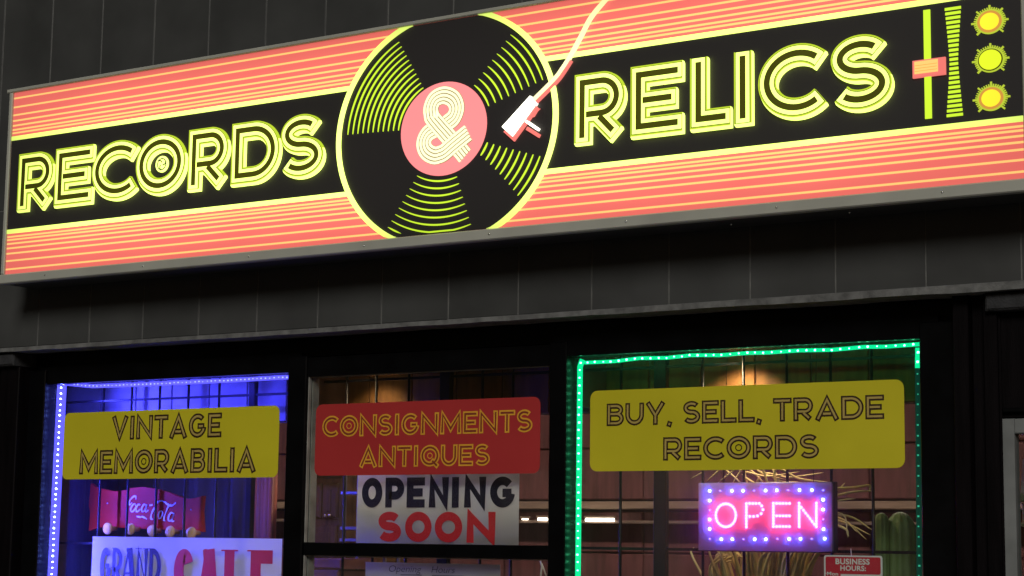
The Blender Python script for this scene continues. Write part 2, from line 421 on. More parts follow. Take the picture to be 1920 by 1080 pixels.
# the door at the right
DP = .05; door = G(); DX = hx(1880, 930, DP); DX2 = hx(1904, 930, DP); DZ = hz(1890, 785, DP); DZ2 = hz(1904, 813, DP)
door.box(DX, DX2, DP, DP+.045, .02, DZ, 0, .003).box(DX2, DX+.93, DP+.0005, DP+.044, DZ2, DZ-.0005, 0, .003).box(DX+.86, DX+.95, DP, DP+.045, .02, DZ, 0, .003).box(DX2, DX+.86, DP+.0005, DP+.044, .02, .25, 0, .003)
M_door = mat('grey_door_aluminium', (.24,.25,.245), .45, metal=.2, var=.15)
door = door.obj('door', M_door, B)
G().box(DX2-.01, DX+.87, DP+.02, DP+.026, .24, DZ2+.01).obj('pane', M_glass, door)
G().tube([(DX2-.03,.06,.95),(DX2-.03,.01,.97),(DX2-.03,.01,1.3),(DX2-.03,.06,1.32)], .010).obj('handle', M_black, door, True)
G().box(DX+.001, DX+1.1, .055, .12, DZ+.002, ZL-.062, 0, .003).obj('door_header', M_blackwood, B)
G().box(DX+.01, DX+1.0, .035, .0545, DZ+.02, DZ+.032, 0, .002).obj('drip_strip', M_black, B)
G().box(DX+.955, 4.6, .02, .3, 0, ZL-.062, 0, .004).obj('side_wall', M_blackwood, B)

# ---- the room behind
M_maroon = mat('maroon_board', (.20, .075, .075), .6, var=.3, scale=5, stretch=(5, 5, .8))
M_dark = mat('dark_room_paint', (.10, .055, .06), .8)
BY = 3.2
struct(G().box(-6, 5, .46, 5, -.02, .06).obj('room_floor', mat('shop_floor', (.12,.09,.07), .6)))
struct(G().box(-6, 5, .46, BY+.3, 2.78, 2.9).obj('room_ceiling', mat('ceiling_board', (.3,.24,.24), .8)))
bw = struct(G().box(-6, 5, BY+.02, BY+.2, .06, 2.775).obj('room_wall_back', M_dark))
struct(G().box(-6.15, -6.002, .46, BY+.2, .06, 2.775).obj('room_wall_left', M_dark))
struct(G().box(5.002, 5.15, .46, BY+.2, .06, 2.775).obj('room_wall_right', M_dark))
x = -4.0
while x < 3.0:
    wv = random.uniform(.34, .5)
    for za, zb in ((.3, 1.30), (1.306, 1.565), (1.571, 1.785), (1.85, 2.12), (2.126, 2.6)):
        G().box(x+.004, x+wv-.004, BY-.02+random.uniform(-.012,.006), BY+.018, za, zb, 0, .006).obj('panel', M_maroon, bw)
    x += wv
bh = struct(G().box(-1.6, 3.05, .462, .54, 2.10, 2.775).obj('room_bulkhead', mat('bulkhead_paint', (.30, .20, .19), .7, var=.2, scale=3)))
for xr in (.215, 1.435): struct(G().box(xr-.01, xr+.01, .176, .451, 2.105, 2.395, 0, .002).obj('room_light_baffle', mat('baffle_board', (.16,.10,.08), .6)))  # added panels block the coloured strip light from the middle window
M_pale_board = mat('blue_lit_board', (.42,.40,.40), .6); M_brown_board = mat('spill_muted_board', (.24,.11,.025), .6, var=.35, scale=5, stretch=(6,6,.7))  # colour split: pale plays up the blue light, brown mutes its spill
x = -1.6
while x < 3.0:
    G().box(x+.003, x+.212, .452, .461, 2.102, 2.77, 0, .002).obj('panel', M_pale_board if x < -.1 else M_brown_board, bh); x += .215

# ================================================================== THE LIT SIGN
SY = -.2; SX0, SX1, SZ0, SZ1 = -1.10, 3.252, 2.700, 3.482
S = thing('lightbox_sign', (1.07, -.1, 2.66), 'long backlit coral and black shop sign with a record and yellow deco lettering', 'sign')
G().box(SX0-.03, SX1+.03, SY+.012, -.012, SZ0-.036, SZ1+.014).obj('cabinet', M_cab, S)
G().box(SX0-.004, SX1+.004, SY, SY+.008, SZ0-.004, SZ1+.004).obj('face_panel', M_pink, S)
fr = G(); b = .004; FW = .036
fr.box(SX0-FW, SX1+FW, SY-.012, SY+.02, SZ0-FW-.004, SZ0-.0005, 0, b).box(SX0-FW, SX1+FW, SY-.012, SY+.02, SZ1+.0005, SZ1+.017, 0, b)
fr.box(SX0-.020, SX0-.0005, SY-.0115, SY+.0195, SZ0, SZ1, 0, b).box(SX1+.0005, SX1+.024, SY-.0115, SY+.0195, SZ0, SZ1, 0, b)
fr.obj('retainer_frame', M_alu, S)
boltm = data(G().ball((0,0,0), .004, .003, .004), 'bolt', mat('bright_bolt', (.8,.8,.8), .15, metal=1, var=.05, bump=0), True)
k = SX0+.25
while k < SX1: share(boltm, 'screw', (k, SY-.012, SZ0-.02), S); k += .55
for u, v, y in ((1371,426,-.1), (1593,400,-.12)): p = hit(u, v, y); share(boltm, 'bolt', (p.x, y, SZ0-.039), S)
ZB1, ZB2 = 3.2745, 2.8905          # edges of the black band
ZC = (ZB1+ZB2)/2; RCX, RCZ, RX, RZ = 1.1415, 3.081, .484, .440
def cut_x(z):                       # half width of the record at height z
    q = 1-((z-RCZ)/RZ)**2; return RX*math.sqrt(max(q, 0))
# pinstripes above and below the band
fr_ = (.080, .154, .25, .36, .49, .67, .875)
BW = .017
for sgn, zb in ((1, ZB1+BW), (-1, ZB2-BW)):
    H = (SZ1-zb) if sgn > 0 else (zb-SZ0)
    for q in fr_:
        z = zb+sgn*q*H; G().box(SX0+.002, SX1-.002, SY-.002, SY, z-.0034, z+.0034).obj('pinstripe', M_line, S)
    z0, z1 = sorted((zb-sgn*BW, zb)); cz = (z0+z1)/2; dx = cut_x(cz)-.008
    for xa, xb in ((SX0+.002, RCX-dx), (RCX+dx, SX1-.002)): G().box(xa, xb, SY-.007, SY, z0, z1, 0, .0015).obj('border_line', M_yel, S)
G().box(SX0+.001, SX1-.001, SY-.003, SY-.0005, ZB2+.0005, ZB1-.0005).obj('black_band', M_vinyl, S)
# the record
def ell(rx, rz, n=96, clamp=True):
    return [(RCX+rx*math.cos(2*math.pi*k/n), min(SZ1-.001, max(SZ0+.001, RCZ+rz*math.sin(2*math.pi*k/n))) if clamp else RCZ+rz*math.sin(2*math.pi*k/n)) for k in range(n)]
rec = G().prism(ell(RX-.003, RZ-.003), SY-.0045, SY-.001).obj('record', M_vinyl, S)
def ring(g, n, o, i_, ya, yb):
    V = []; Fc = []; m_ = len(o)
    for k in range(m_): V += [(o[k][0],ya,o[k][1]),(i_[k][0],ya,i_[k][1]),(o[k][0],yb,o[k][1]),(i_[k][0],yb,i_[k][1])]
    for k in range(m_):
        a, b2 = 4*k, 4*((k+1) % m_)
        if abs(V[a][2]-V[a+1][2]) < 1e-6 and abs(V[b2][2]-V[b2+1][2]) < 1e-6 and abs(V[a][2]-V[b2][2]) < 1e-6: continue
        Fc += [(a,a+1,b2+1,b2),(a+1,a+3,b2+3,b2+1),(a,b2,b2+2,a+2)]
    return g.add(V, Fc, n)
ring(G(), 0, ell(RX, RZ, 160), ell(RX-.019, RZ-.018, 160), SY-.011, SY-.001).obj('rim', M_yel, rec)
AS = RX/RZ
def pol(u, v):
    p = hit(u, v, SY); dx, dz = (p.x-RCX)/AS, p.z-RCZ
    return math.hypot(dx, dz), math.degrees(math.atan2(dz, dx))
def q2(x, y): return (600+x/2.25, y/2.25)
for n, ia, ib, oa, ob in ((11, (440,372),(335,552),(340,183),(118,570)), (9, (655,362),(717,448),(808,150),(945,338)),
                          (9, (710,602),(683,658),(932,660),(838,826)), (9, (415,742),(582,748),(292,960),(648,975))):
    (ra, a1), (rb, a2), (rc, a3), (re, a4) = [pol(*q2(*t)) for t in (ia, ib, oa, ob)]
    if a2-a1 > 180: a2 -= 360
    if a2-a1 < -180: a2 += 360
    for t in (a1,):
        while a3-a1 > 180: a3 -= 360
        while a3-a1 < -180: a3 += 360
        while a4-a2 > 180: a4 -= 360
        while a4-a2 < -180: a4 += 360
    r_in, r_out = (ra+rb)/2, (rc+re)/2
    for k in range(n):
        t = k/(n-1); r = r_in+(r_out-r_in)*t; s0, s1 = a1+(a3-a1)*t, a2+(a4-a2)*t
        pts = [(RCX+AS*r*math.cos(R(s0+(s1-s0)*j/24)), RCZ+r*math.sin(R(s0+(s1-s0)*j/24))) for j in range(25)]
        pts = [(x, z) for x, z in pts if SZ0+.008 < z < SZ1-.008]
        mN = len(pts)-1
        hw = [0.0029*(.2+.8*math.sin(math.pi*j/mN)**.6) for j in range(mN+1)]
        G().ribbon(pts, hw, SY-.0085, SY-.004).obj('groove_line', M_lime, rec)
lab = G().prism(ell(.1875, .1715, 64, False), SY-.0075, SY-.004).obj('centre_label', M_lab, S)
# five-strand ampersand
def q5(x, y): p = hit(740+x/5.4, 140+y/5.4, SY-.01); return (p.x, p.z)
seg1 = spline([q5(712,822), q5(640,735), q5(400,462), q5(372,400), q5(368,330), q5(410,245), q5(500,208), q5(590,245), q5(628,335), q5(600,430), q5(545,480)], 7)
seg2 = spline([q5(572,452), q5(500,512), q5(420,545), q5(330,600), q5(292,690), q5(320,775), q5(400,818), q5(480,800)], 7)
seg3 = spline([q5(440,815), q5(500,790), q5(600,705), q5(745,588)], 7)
def offset(pts, o):
    out = []
    for k in range(len(pts)):
        a, b2 = Vector(pts[max(k-1,0)]), Vector(pts[min(k+1,len(pts)-1)]); t = (b2-a).normalized()
        out.append((pts[k][0]-t.y*o, pts[k][1]+t.x*o))
    return out
ga = G()
for seg, yy in ((seg2, .010), (seg1, .0115), (seg3, .013)):
    ga.ribbon(seg, .0335, SY-yy+.001, SY-.006, False, 1)
    for j in range(-2, 3): ga.ribbon(offset(seg, j*.0136), .0047, SY-yy-.0001*(j+2), SY-.006, False, 0)
ga.obj('ampersand', [M_cream, mat('strand_gap', (.2,.15,.1), .5, bump=0, emit=(.34,.25,.14), es=.75)], lab)
# tonearm with its coral drop shadow
def qq(u, v, o=(0, 0)): p = hit(u+o[0], v+o[1], SY-.014); return (p.x, p.z)
arm_px = [(1000,187),(1038,149),(1052,131),(1066.7,108),(1089,66.7),(1106.7,33),(1131,3),(1150,-18)]
head_px = [(941.9,238),(961.3,255.7),(1006.7,193.7),(994.6,179.8)]
sh = G(); o = (1.5, 9)
sh.ribbon(spline([qq(a, b2, (3, 5)) for a, b2 in arm_px[:4]], 6), .0062, SY-.012, SY-.004)
sh.prism([qq(a, b2, o) for a, b2 in head_px], SY-.0125, SY-.004)
sh.ribbon([qq(985,231,o), qq(1009,246,o)], .0062, SY-.0122, SY-.004)
sh.prism([qq(a, b2) for a, b2 in ((988,222),(999,212),(1011,203),(1006,208),(1000,218))], SY-.0121, SY-.004)
tone = G().prism([qq(*t) for t in head_px], SY-.018, SY-.004).ribbon([qq(986,227), qq(1009.4,243)], .0045, SY-.0165, SY-.004)
arm = G().ribbon(spline([qq(*t) for t in arm_px], 6), .0066, SY-.016, SY-.004).obj('tonearm', backlit('pale_arm_film', (1.0,.90,.42), .8, 1.7), S)
tone = tone.obj('headshell', M_white, arm)
sh.obj('tonearm_shadow', M_shadowpink, arm)

# RECORDS / RELICS
def neon_letter(c, u0, u1, vmid, z0, z1):
    yb = SY-.003
    xa, xb = hx(u0, vmid, SY-.01), hx(u1, vmid, SY-.01); EX = .009
    xb -= .004; W, H = xb-xa, (z1-z0)-EX; w0 = .0315
    st = glyph(c, W, H, w0); g = G(); oz = z0+EX
    for k in range(5, -1, -1):        # drop extrusion
        for j, (p, cl) in enumerate(st):
            g.ribbon([(xa+a+.0035*k/5, oz+b2-EX*k/5) for a, b2 in p], w0, yb-.0125-.0012*(1-k/5)-j*.00006, yb, cl, 3 if k == 0 else 0)
    layered(g, st, xa, oz, [(.0262, yb-.0146, yb-.010, 1), (.0240, yb-.0153, yb-.010, 0), (.0106, yb-.0160, yb-.010, 2)])
    ob = g.obj('letter', [M_yel, M_vinyl, M_olive, M_edge], S)
    if c == 'O':                       # single-adapter emblem in the O
        cx, cz = xa+W/2, oz+H/2; e = G()
        e.prism([(cx+a, cz+b2) for a, b2 in arc(0,0,.033,.033,0,360,28)[:-1]], yb-.006, yb, 0)
        e.ribbon([(cx+a, cz+b2) for a, b2 in arc(0,0,.0225,.0225,0,360,24)[:-1]], .0022, yb-.0066, yb, True, 1)
        for t in (90, 210, 330):
            e.ribbon(spline([(cx+.006*math.cos(R(t)), cz+.006*math.sin(R(t))), (cx+.014*math.cos(R(t+18)), cz+.014*math.sin(R(t+18))), (cx+.026*math.cos(R(t+50)), cz+.026*math.sin(R(t+50)))], 4), .0024, yb-.0067, yb, False, 1)
        e.obj('adapter_emblem', [M_yel, M_vinyl], ob)
for c, a, b2, vm in (('R',36,102.5,340),('E',105.5,176.5,328),('C',174.5,261,318),('O',257,351,309),('R',355,431,299),('D',436,527.5,289),('S',526,610,278)):
    neon_letter(c, a, b2, vm, 2.957, 3.206)
for c, a, b2, vm in (('R',1079,1175,200),('E',1184,1283,187),('L',1295.5,1373,175),('I',1377,1414,165),('C',1423,1553,154),('S',1556,1676,139)):
    neon_letter(c, a, b2, vm, 2.957, 3.206)
M_dialmid = backlit('yellow_green_cap_film', (.74, .86, .025), 1.0, 1.3)
# fader, level ladder, dials
xf = 2.958
G().ribbon([(xf,3.257),(xf,2.914)], .0105, SY-.008, SY-.003).obj('fader_track', M_lime, S)
kn = [(hx(u,v,SY-.01), hz(u,v,SY-.01)) for u, v in ((1718,141),(1768,139),(1768,108),(1718,112))]
kx0, kx1, kz0, kz1 = xf-.047, xf+.058, 3.045, 3.1
fk = G().box(kx0, kx1, SY-.014, SY-.003, kz0, kz1, 0, .003).obj('fader_knob', M_shadowpink, S)
G().box(kx0+.008, kx1-.022, SY-.017, SY-.014, kz0+.011, kz1-.005, 0, .001).obj('cap', backlit('slider_cap_film', (.98, .55, .16), .95, 1.3), fk)
for j in range(3): G().box(kx0+.010, kx1-.024, SY-.0175, SY-.0169, kz0+.018+j*.009, kz0+.0195+j*.009).obj('ridge', M_rust, fk)
nb = 24
for k in range(nb):
    t = k/(nb-1); z = 2.916+(3.250-2.916)*t; hwid = .013+.0125*abs(2*t-1)**1.25
    G().box(3.041-hwid, 3.041+hwid, SY-.007, SY-.003, z-.0042, z+.0042, 0, .001).obj('level_bar', M_lime, S)
for zc, kind in ((3.192, 1), (3.073, 0), (2.954, 1)):
    xc = 3.156; ax = 1.12
    dl = G().prism([(xc+a*ax, zc+b2) for a, b2 in arc(0,0,.0385,.0385,0,360,40)[:-1]], SY-.006, SY-.003)
    for t in range(0, 271, 9):
        big = t % 45 == 0; a = R(-45+t); r1 = .0515 if big else .0445
        dl.ribbon([(xc+.036*ax*math.cos(a), zc+.036*math.sin(a)), (xc+r1*ax*math.cos(a), zc+r1*math.sin(a))], .0028 if big else .0017, SY-.0065, SY-.003)
    dl = dl.obj('dial', backlit('dial_film_%d' % int(zc*1000), (.58, .72, .05), .75, .95), S)
    G().prism([(xc+a*ax, zc+b2) for a, b2 in arc(0,0,.034,.034,0,360,36)[:-1]], SY-.0085, SY-.006).obj('dial_ring', M_rust if kind else M_olive, dl)
    G().prism([(xc+a*ax, zc+b2) for a, b2 in arc(0,0,.0262 if kind else .031,.0262 if kind else .031,0,360,36)[:-1]], SY-.010, SY-.0085).obj('dial_cap', M_amber if kind else M_dialmid, dl)

# ================================================================== WINDOW DECALS
DY = GY-.0015
def decal(x0, x1, z0, z1, bm, lines, inks, label):
    t = thing('window_sign', ((x0+x1)/2, DY, z0), label, 'sign', 'signs stuck on the shop windows')
    G().prism(rrect(x0, x1, z0, z1, .028), DY-.0012, DY).obj('board', bm, t)
    for s, a, b2, za, zb in lines: deco_line(t, s, a, b2, za, zb, DY-.0013, inks, .118)
def wx(u, v): return hx(u, v, DY)
def wz(u, v): return hz(u, v, DY)
decal(wx(119,840), wx(523,826), wz(118,899), wz(523,760), M_dec_y, [('VINTAGE', wx(210,800), wx(416,798), wz(214,825), wz(214,780.5)), ('MEMORABILIA', wx(149.5,866), wx(481,860), wz(150,889.5), wz(150,845))], [M_ink, M_tan], 'yellow window sign with dark letters reading VINTAGE MEMORABILIA')
decal(wx(591.5,826), wx(1013,815), wz(590.5,892), wz(1014,743.6), M_dec_r, [('CONSIGNMENTS', wx(605,800), wx(999,788), wz(606,820), wz(606,780)), ('ANTIQUES', wx(674,857), wx(919,851), wz(675,876.5), wz(675,837))], [M_oran, M_dred], 'red window sign with amber letters reading CONSIGNMENTS ANTIQUES')
decal(wx(1106.7,810), wx(1696,792), wz(1106.7,884), wz(1695,711), M_dec_y, [('BUY, SELL, TRADE', wx(1138,778), wx(1658,758), wz(1140,799), wz(1140,757)), ('RECORDS', wx(1243.8,842), wx(1536,835), wz(1245,863.7), wz(1245,820))], [M_ink, M_tan], 'yellow window sign with dark letters reading BUY, SELL, TRADE RECORDS')

# ================================================================== LED STRIPS
def led_strip(name, path, pitch, hw, jm, lm, label, size=.0052, light=None):
    p0 = path[0]; t = thing(name, p0, label, 'light strip', 'lit strips edging the windows')
    pts = [Vector(p) for p in path]
    j = G().ribbon([(p.x, p.z) for p in pts], hw, pts[0].y-.002, pts[0].y+.003); j.obj('halo_jacket', jm, t)  # glowing jacket, widened to stand in for the halo around the LEDs
    lm_ = data(G().box(-size/2, size/2, -.0022, .001, -size/2, size/2), 'led', lm)
    d = pitch*.5
    for k in range(len(pts)-1):
        a, b2 = pts[k], pts[k+1]; L = (b2-a).length
        while d < L:
            q_ = random.choice((.7,.85,1,1,1.15)); p = a+(b2-a)*(d/L); share(lm_, 'led', (p.x+random.uniform(-.0012,.0012), pts[0].y-.0025, p.z+random.uniform(-.0012,.0012)), t, (q_, 1, q_)); d += pitch*random.uniform(.93, 1.07)
        d -= L
        if light:                       # what the strip throws into the window
            la = bpy.data.lights.new('strip_light', 'AREA'); la.shape = 'RECTANGLE'; la.size = L; la.size_y = .012
            la.spread = R(light[5] if len(light) > 5 else 160); la.color = light[:3]; la.energy = light[3]*L
            lo = bpy.data.objects.new('strip_light', la); sc.collection.objects.link(lo); lo.parent = t
            x_ = (b2-a).normalized(); z_ = -Vector(light[4] if len(light) > 4 else (0,1,0)).normalized(); y_ = z_.cross(x_).normalized(); z_ = x_.cross(y_)
            mm = Matrix((x_, y_, z_)).transposed().to_4x4(); mm.translation = (a+b2)/2+Vector((0,.008,0))-ORG[t.name]
            lo.matrix_local = mm
    return t
LY = .146
M_bj = glow('blue_halo_jacket', (.09, .08, 1.0), 2.2); M_bl = glow('blue_led', (.16, .24, 1.0), 90)
M_gj = glow('green_halo_jacket', (.0, .72, .27), 1.5); M_gl = glow('green_led', (.12, 1.0, .45), 22)
M_gjd = glow('dim_green_halo_jacket', (.0, .25, .16), .12); M_gld = glow('dim_green_led', (.05, .6, .35), .8)
hp = lambda *L: [hit(u, v, LY) for u, v in L]
led_strip('led_strip', hp((116,722),(98,1080),(90,1230)), .024, .026, M_bj, M_bl, 'blue glowing strip down the left edge of the left window', .0052, (.05,.05,1,34,(1,.30,0)))
led_strip('led_strip', hp((122,719),(172,724),(262,721),(413,714),(541,707)), .0225, .0085, M_bj, glow('blue_led_top', (.16,.18,1.0), 5), 'blue glowing strip along the top of the left window', .0046, (.045,.04,1,6,(0,.6,-1)))
led_strip('led_strip', hp((1092,674),(1087.5,688),(1083.5,1080),(1082,1230)), .0275, .0100, M_gj, M_gl, 'green glowing strip down the left edge of the right window', .0052, (.06,1,.35,.10,(1,.6,0)))
led_strip('led_strip', hp((1096,680),(1152,677.5),(1200,671.5),(1250,671),(1296,666),(1350,666),(1400,662),(1442,661),(1500,657),(1560,656),(1620,650.5),(1660,650),(1728,645)), .0315, .0062, M_gj, M_gl, 'green glowing strip along the top of the right window', .0046, (.06,1,.35,.22,(0,.7,-1)))
led_strip('led_strip', hp((1721.5,652),(1721,690)), .030, .009, M_gj, M_gl, 'short bright end of green strip at the top right window corner', .005)
led_strip('led_strip', hp((1721,692),(1724,1080),(1725,1230)), .032, .009, M_gjd, M_gld, 'dim teal strip down the right edge of the right window', .005)

# ================================================================== GRILLES BEHIND THE GLASS
M_bar = mat('black_bar', (.004,.004,.006), .4, var=.3, spec=.25)
GR = .30
def grille(us, thick, v, rails, x0, x1, label):
    t = thing('window_grille', ((x0+x1)/2, GR, .7), label, 'grille', 'bars behind the shop windows')
    for u in us: xx = hx(u, v, GR); G().tube([(xx,GR,.7),(xx,GR,2.32)], .0055, 8).obj('bar', M_bar, t, True)
    for u, wd in thick: xx = hx(u, v, GR); G().box(xx-wd/2, xx+wd/2, GR-.012, GR+.012, .7, 2.32, 0, .003).obj('post', M_bar, t)
    for z in rails: G().box(x0, x1, GR-.004, GR+.004, z-.005, z+.005).obj('rail', M_bar, t)
zr = hz(1200, 1029, GR)
grille((186,239,292,346,404), ((468,.032),), 950, (hz(180,1019,GR), 2.2, 1.0), -1.3, .15, 'black security bars behind the left window')
grille((651,706,767,905,962), ((837,.05),), 722, (1.0, 2.24), .15, 1.36, 'black security bars behind the middle window')
grille((1163,1318,1395,1477,1560,1638), ((1239,.05),), 1000, (zr, 1.0, 2.24), 1.37, 2.75, 'black security bars behind the right window')

# ================================================================== THINGS IN THE WINDOWS
M_paper = cloth('white_banner', (.90,.90,.90), .62)
M_navy = mat('navy_ink', (.012,.012,.03), .5, bump=0); M_redink = mat('red_ink', (.75,.03,.035), .5, bump=0, var=.1)
def sheet(name, parent, x0, x1, z0, z1, y, material, amp=.004, fr=9, n=40):
    V = []; Fc = []
    for k in range(n+1):
        x = x0+(x1-x0)*k/n; yy = y+amp*math.sin(fr*k/n*3.1+x*2)+amp*.5*math.sin(fr*2.3*k/n)
        V += [(x,yy,z0),(x,yy,z1),(x,yy+.0015,z0),(x,yy+.0015,z1)]
    for k in range(n): a = 4*k; Fc += [(a,a+4,a+5,a+1),(a+2,a+3,a+7,a+6),(a+1,a+5,a+7,a+3),(a,a+2,a+6,a+4)]
    return mk(name, V, Fc, material, parent, None, True)
# OPENING SOON
OY = .19
bx0, bx1 = hx(669,955,OY), hx(973,955,OY); bz0, bz1 = hz(820,1026,OY), hz(820,884,OY)
t = thing('banner', ((bx0+bx1)/2, OY, bz0), 'white banner reading OPENING SOON in the middle window', 'banner')
sheet('cloth', t, bx0, bx1, bz0, bz1, OY, M_paper, .0012, 7)
def heavy_word(parent, word, spans, y, vm, zb, zt, m_, hwf):
    for c, (a, b2) in zip(word, spans):
        x0, x1 = hx(540+a/2.572,vm,y), hx(540+b2/2.572,vm,y); g = G(); s = hwf*(zt-zb)
        for k, (p, cl) in enumerate(glyph(c, x1-x0, zt-zb, min(s, (x1-x0)*.5))): g.ribbon([(x0+q[0], zb+q[1]) for q in p], min(s, (x1-x0)*.5), y-.0006-k*.00006, y, cl)
        g.obj('letter', m_, parent)
heavy_word(t, 'OPENING', ((357,455),(470,560),(573,660),(680,775),(790,825),(850,955),(975,1095)), OY-.004, 924, hz(700,951.6,OY), hz(700,896,OY), M_navy, .136)
heavy_word(t, 'SOON', ((433,545),(565,692),(708,840),(862,1000)), OY-.004, 990, hz(720,1015.5,OY), hz(720,959.4,OY), M_redink, .140)
# GRAND ... SALE
SYB = .255
bx0, bx1 = hx(173,1040,SYB), hx(528,1040,SYB); bz1 = hz(350,1008,SYB); bz0 = bz1-.42
t = thing('banner', ((bx0+bx1)/2, SYB, bz0), 'white banner reading GRAND SALE glowing blue low in the left window', 'banner')
sheet('cloth', t, bx0, bx1, bz0, bz1, SYB, M_paper, .0015, 6)
def serif_word(word, spans, zt, zb, m_, hwf):
    for c, (a, b2) in zip(word, spans):
        x0, x1 = hx(a,1040,SYB), hx(b2,1040,SYB); W, H = x1-x0, zt-zb; s = W*hwf
        g = G(); y = SYB-.005
        if c == 'A':
            st = [([(W*.06,0),(W*.46,H)], s*.45), ([(W*.52,H),(W*.86,0)], s*1.15), ([(W*.2,H*.3),(W*.75,H*.3)], s*.35), ([(W*.28,H-.008),(W*.74,H-.008)], .008)]
        else: st = [(p, s) for p, cl in glyph(c, W, H, s)]
        for k, (p, s_) in enumerate(st): g.ribbon([(x0+q[0], zb+q[1]) for q in p], s_, y-.0006-k*.00006, y, c == 'D')
        ser = {'R': [(s,H),(s,0)], 'N': [(s,H),(s,0),(W-s,H)], 'D': [(s,H),(s,0)], 'L': [(s,H),(s,0)], 'E': [(s,H),(s,0)]}.get(c, [])
        for sx, sz in ser:
            zz = zb+sz; g.box(x0+sx-s*1.7, x0+sx+s*1.7, y-.0011, y, zz-(.02*H if sz else 0), zz+(0 if sz else .02*H))
        g.obj('letter', m_, t)
zt = hz(240,1027.5,SYB)
serif_word('GRAND', ((190,210),(213,231),(232,256),(258,279),(282,304)), zt, zt-.15, M_navy, .16)
serif_word('SALE', ((328,366),(372,412),(423,462),(472,513)), zt, zt-.30, M_redink, .235)
# handwritten opening hours
HY = .2
bx0, bx1 = hx(685,1065,HY), hx(938,1065,HY); bz1 = hz(800,1056,HY)
t = thing('paper_notice', ((bx0+bx1)/2, HY, bz1-.2), 'pale paper notice with handwritten Opening Hours below the middle crossbar', 'notice')
sheet('paper', t, bx0, bx1, bz1-.2, bz1, HY, cloth('grey_paper', (.6,.59,.6), .5), .001, 3)
M_pen = mat('pencil', (.08,.08,.09), .7, bump=0)
z0, z1 = hz(760,1076.5,HY), hz(760,1060.5,HY)
text_mesh('Opening', hx(730.5,1068,HY), hx(791,1068,HY), z0, z1, HY-.003, M_pen, 'handwriting', t, -.012, shear=.2)
text_mesh('Hours', hx(810,1068,HY), hx(854,1068,HY), hz(760,1072.5,HY), z1, HY-.003, M_pen, 'handwriting', t, -.012, shear=.2)
G().box(hx(752,1077,HY), hx(792,1077,HY), HY-.004, HY-.003, z0-.003, z0-.001).obj('underline', M_pen, t)
G().box(hx(811,1077,HY), hx(870,1077,HY), HY-.004, HY-.003, z0-.003, z0-.001).obj('underline', M_pen, t)
# LED open sign
PY = .2
def o5(x, y): p = hit(1260+x/4.8, 860+y/4.8, PY); return p
a, b2 = o5(258,215), o5(1468,848)
t = thing('open_sign', ((a.x+b2.x)/2, PY, b2.z), 'lit blue and pink dotted sign reading OPEN in the right window', 'sign')
ox0, ox1, oz0, oz1 = a.x, b2.x, b2.z, a.z
G().box(ox0, ox1, PY, PY+.025, oz0, oz1, 0, .004).obj('housing', mat('sign_housing', (.02,.02,.03), .3), t)
G().box(ox0+.006, ox1-.006, PY-.002, PY-.0003, oz0+.006, oz1-.006).obj('circuit_board', mat('led_board', (.10,.08,.12), .4, var=.2, bump=0), t)
def hazy(name, f):
    mt, N, L, P = _nodes(name); o = N['Material Output']; N.remove(P)
    a_ = N.new('ShaderNodeBsdfTransparent'); b_ = N.new('ShaderNodeBsdfTranslucent'); b_.inputs[0].default_value = (.95,.95,.95,1)
    g_ = N.new('ShaderNodeBsdfGlossy'); g_.inputs['Roughness'].default_value = .15
    m_ = N.new('ShaderNodeMixShader'); m_.inputs[0].default_value = f; m3 = N.new('ShaderNodeMixShader'); m3.inputs[0].default_value = .04
    L.new(a_.outputs[0], m_.inputs[1]); L.new(b_.outputs[0], m_.inputs[2]); L.new(m_.outputs[0], m3.inputs[1]); L.new(g_.outputs[0], m3.inputs[2]); L.new(m3.outputs[0], o.inputs[0]); return mt
V = [(ox0+.002,PY-.020,oz0+.002),(ox1-.002,PY-.020,oz0+.002),(ox1-.002,PY-.020,oz1-.002),(ox0+.002,PY-.020,oz1-.002)]
mk('bloom_sheet', V, [(0,1,2,3)], hazy('bloom_haze', .34), t)  # hazy sheet added in front to spread the LEDs into a bloom
lb = data(G().ball((0,0,0), .0055, .004, .0055), 'led', glow('open_blue_led', (.055, .075, 1.0), 85), True)
lp = data(G().ball((0,0,0), .0048, .004, .0048), 'led', glow('open_pink_led', (1.0, .045, .15), 44), True)
ld = data(G().ball((0,0,0), .0028, .003, .0028), 'led', glow('open_faint_led', (.12, .1, .9), 14), True)
def o5p(x, y): p = o5(x, y); return (p.x, PY-.005, p.z)
for x, y in ((345,290),(545,290),(645,290),(848,287),(948,285),(1152,283),(1265,283),(345,378),(345,548),(345,633),(450,725),(548,725),(750,725),(850,725),(1060,722),(1162,722),(1380,720),(1365,370),(1365,458),(1370,635)):
    share(lb, 'led', o5p(x, y), t)
for x, y in ((440,290),(745,288),(1050,284),(1365,285),(345,463),(345,722),(648,725),(955,722),(1262,722),(1367,547)): share(ld, 'led', o5p(x, y), t)
D = [(490+90*math.cos(2*math.pi*k/24), 510+104*math.sin(2*math.pi*k/24)) for k in range(24)]
D += [(675, 405+26.3*k) for k in range(9)]+[(675+29*k, 403) for k in range(1,5)]+[(812,425),(824,460),(808,495),(775,515),(740,520),(706,520)]
D += [(918, 403+26*k) for k in range(9)]+[(918+29*k, y) for y in (403,515,611) for k in range(1,6)]
D += [(1150, 400+26.5*k) for k in range(9)]+[(1305, 400+26.5*k) for k in range(9)]+[(1150+19.5*k, 415+25*k) for k in range(1,8)]
for x, y in D: share(lp, 'led', o5p(x, y), t)
G().tube([(ox0+.08,PY+.012,oz1),(ox0+.08,PY+.05,2.33)], .0012, 5).tube([(ox1-.08,PY+.012,oz1),(ox1-.08,PY+.05,2.33)], .0012, 5).obj('hanging_wire', M_bar, t)
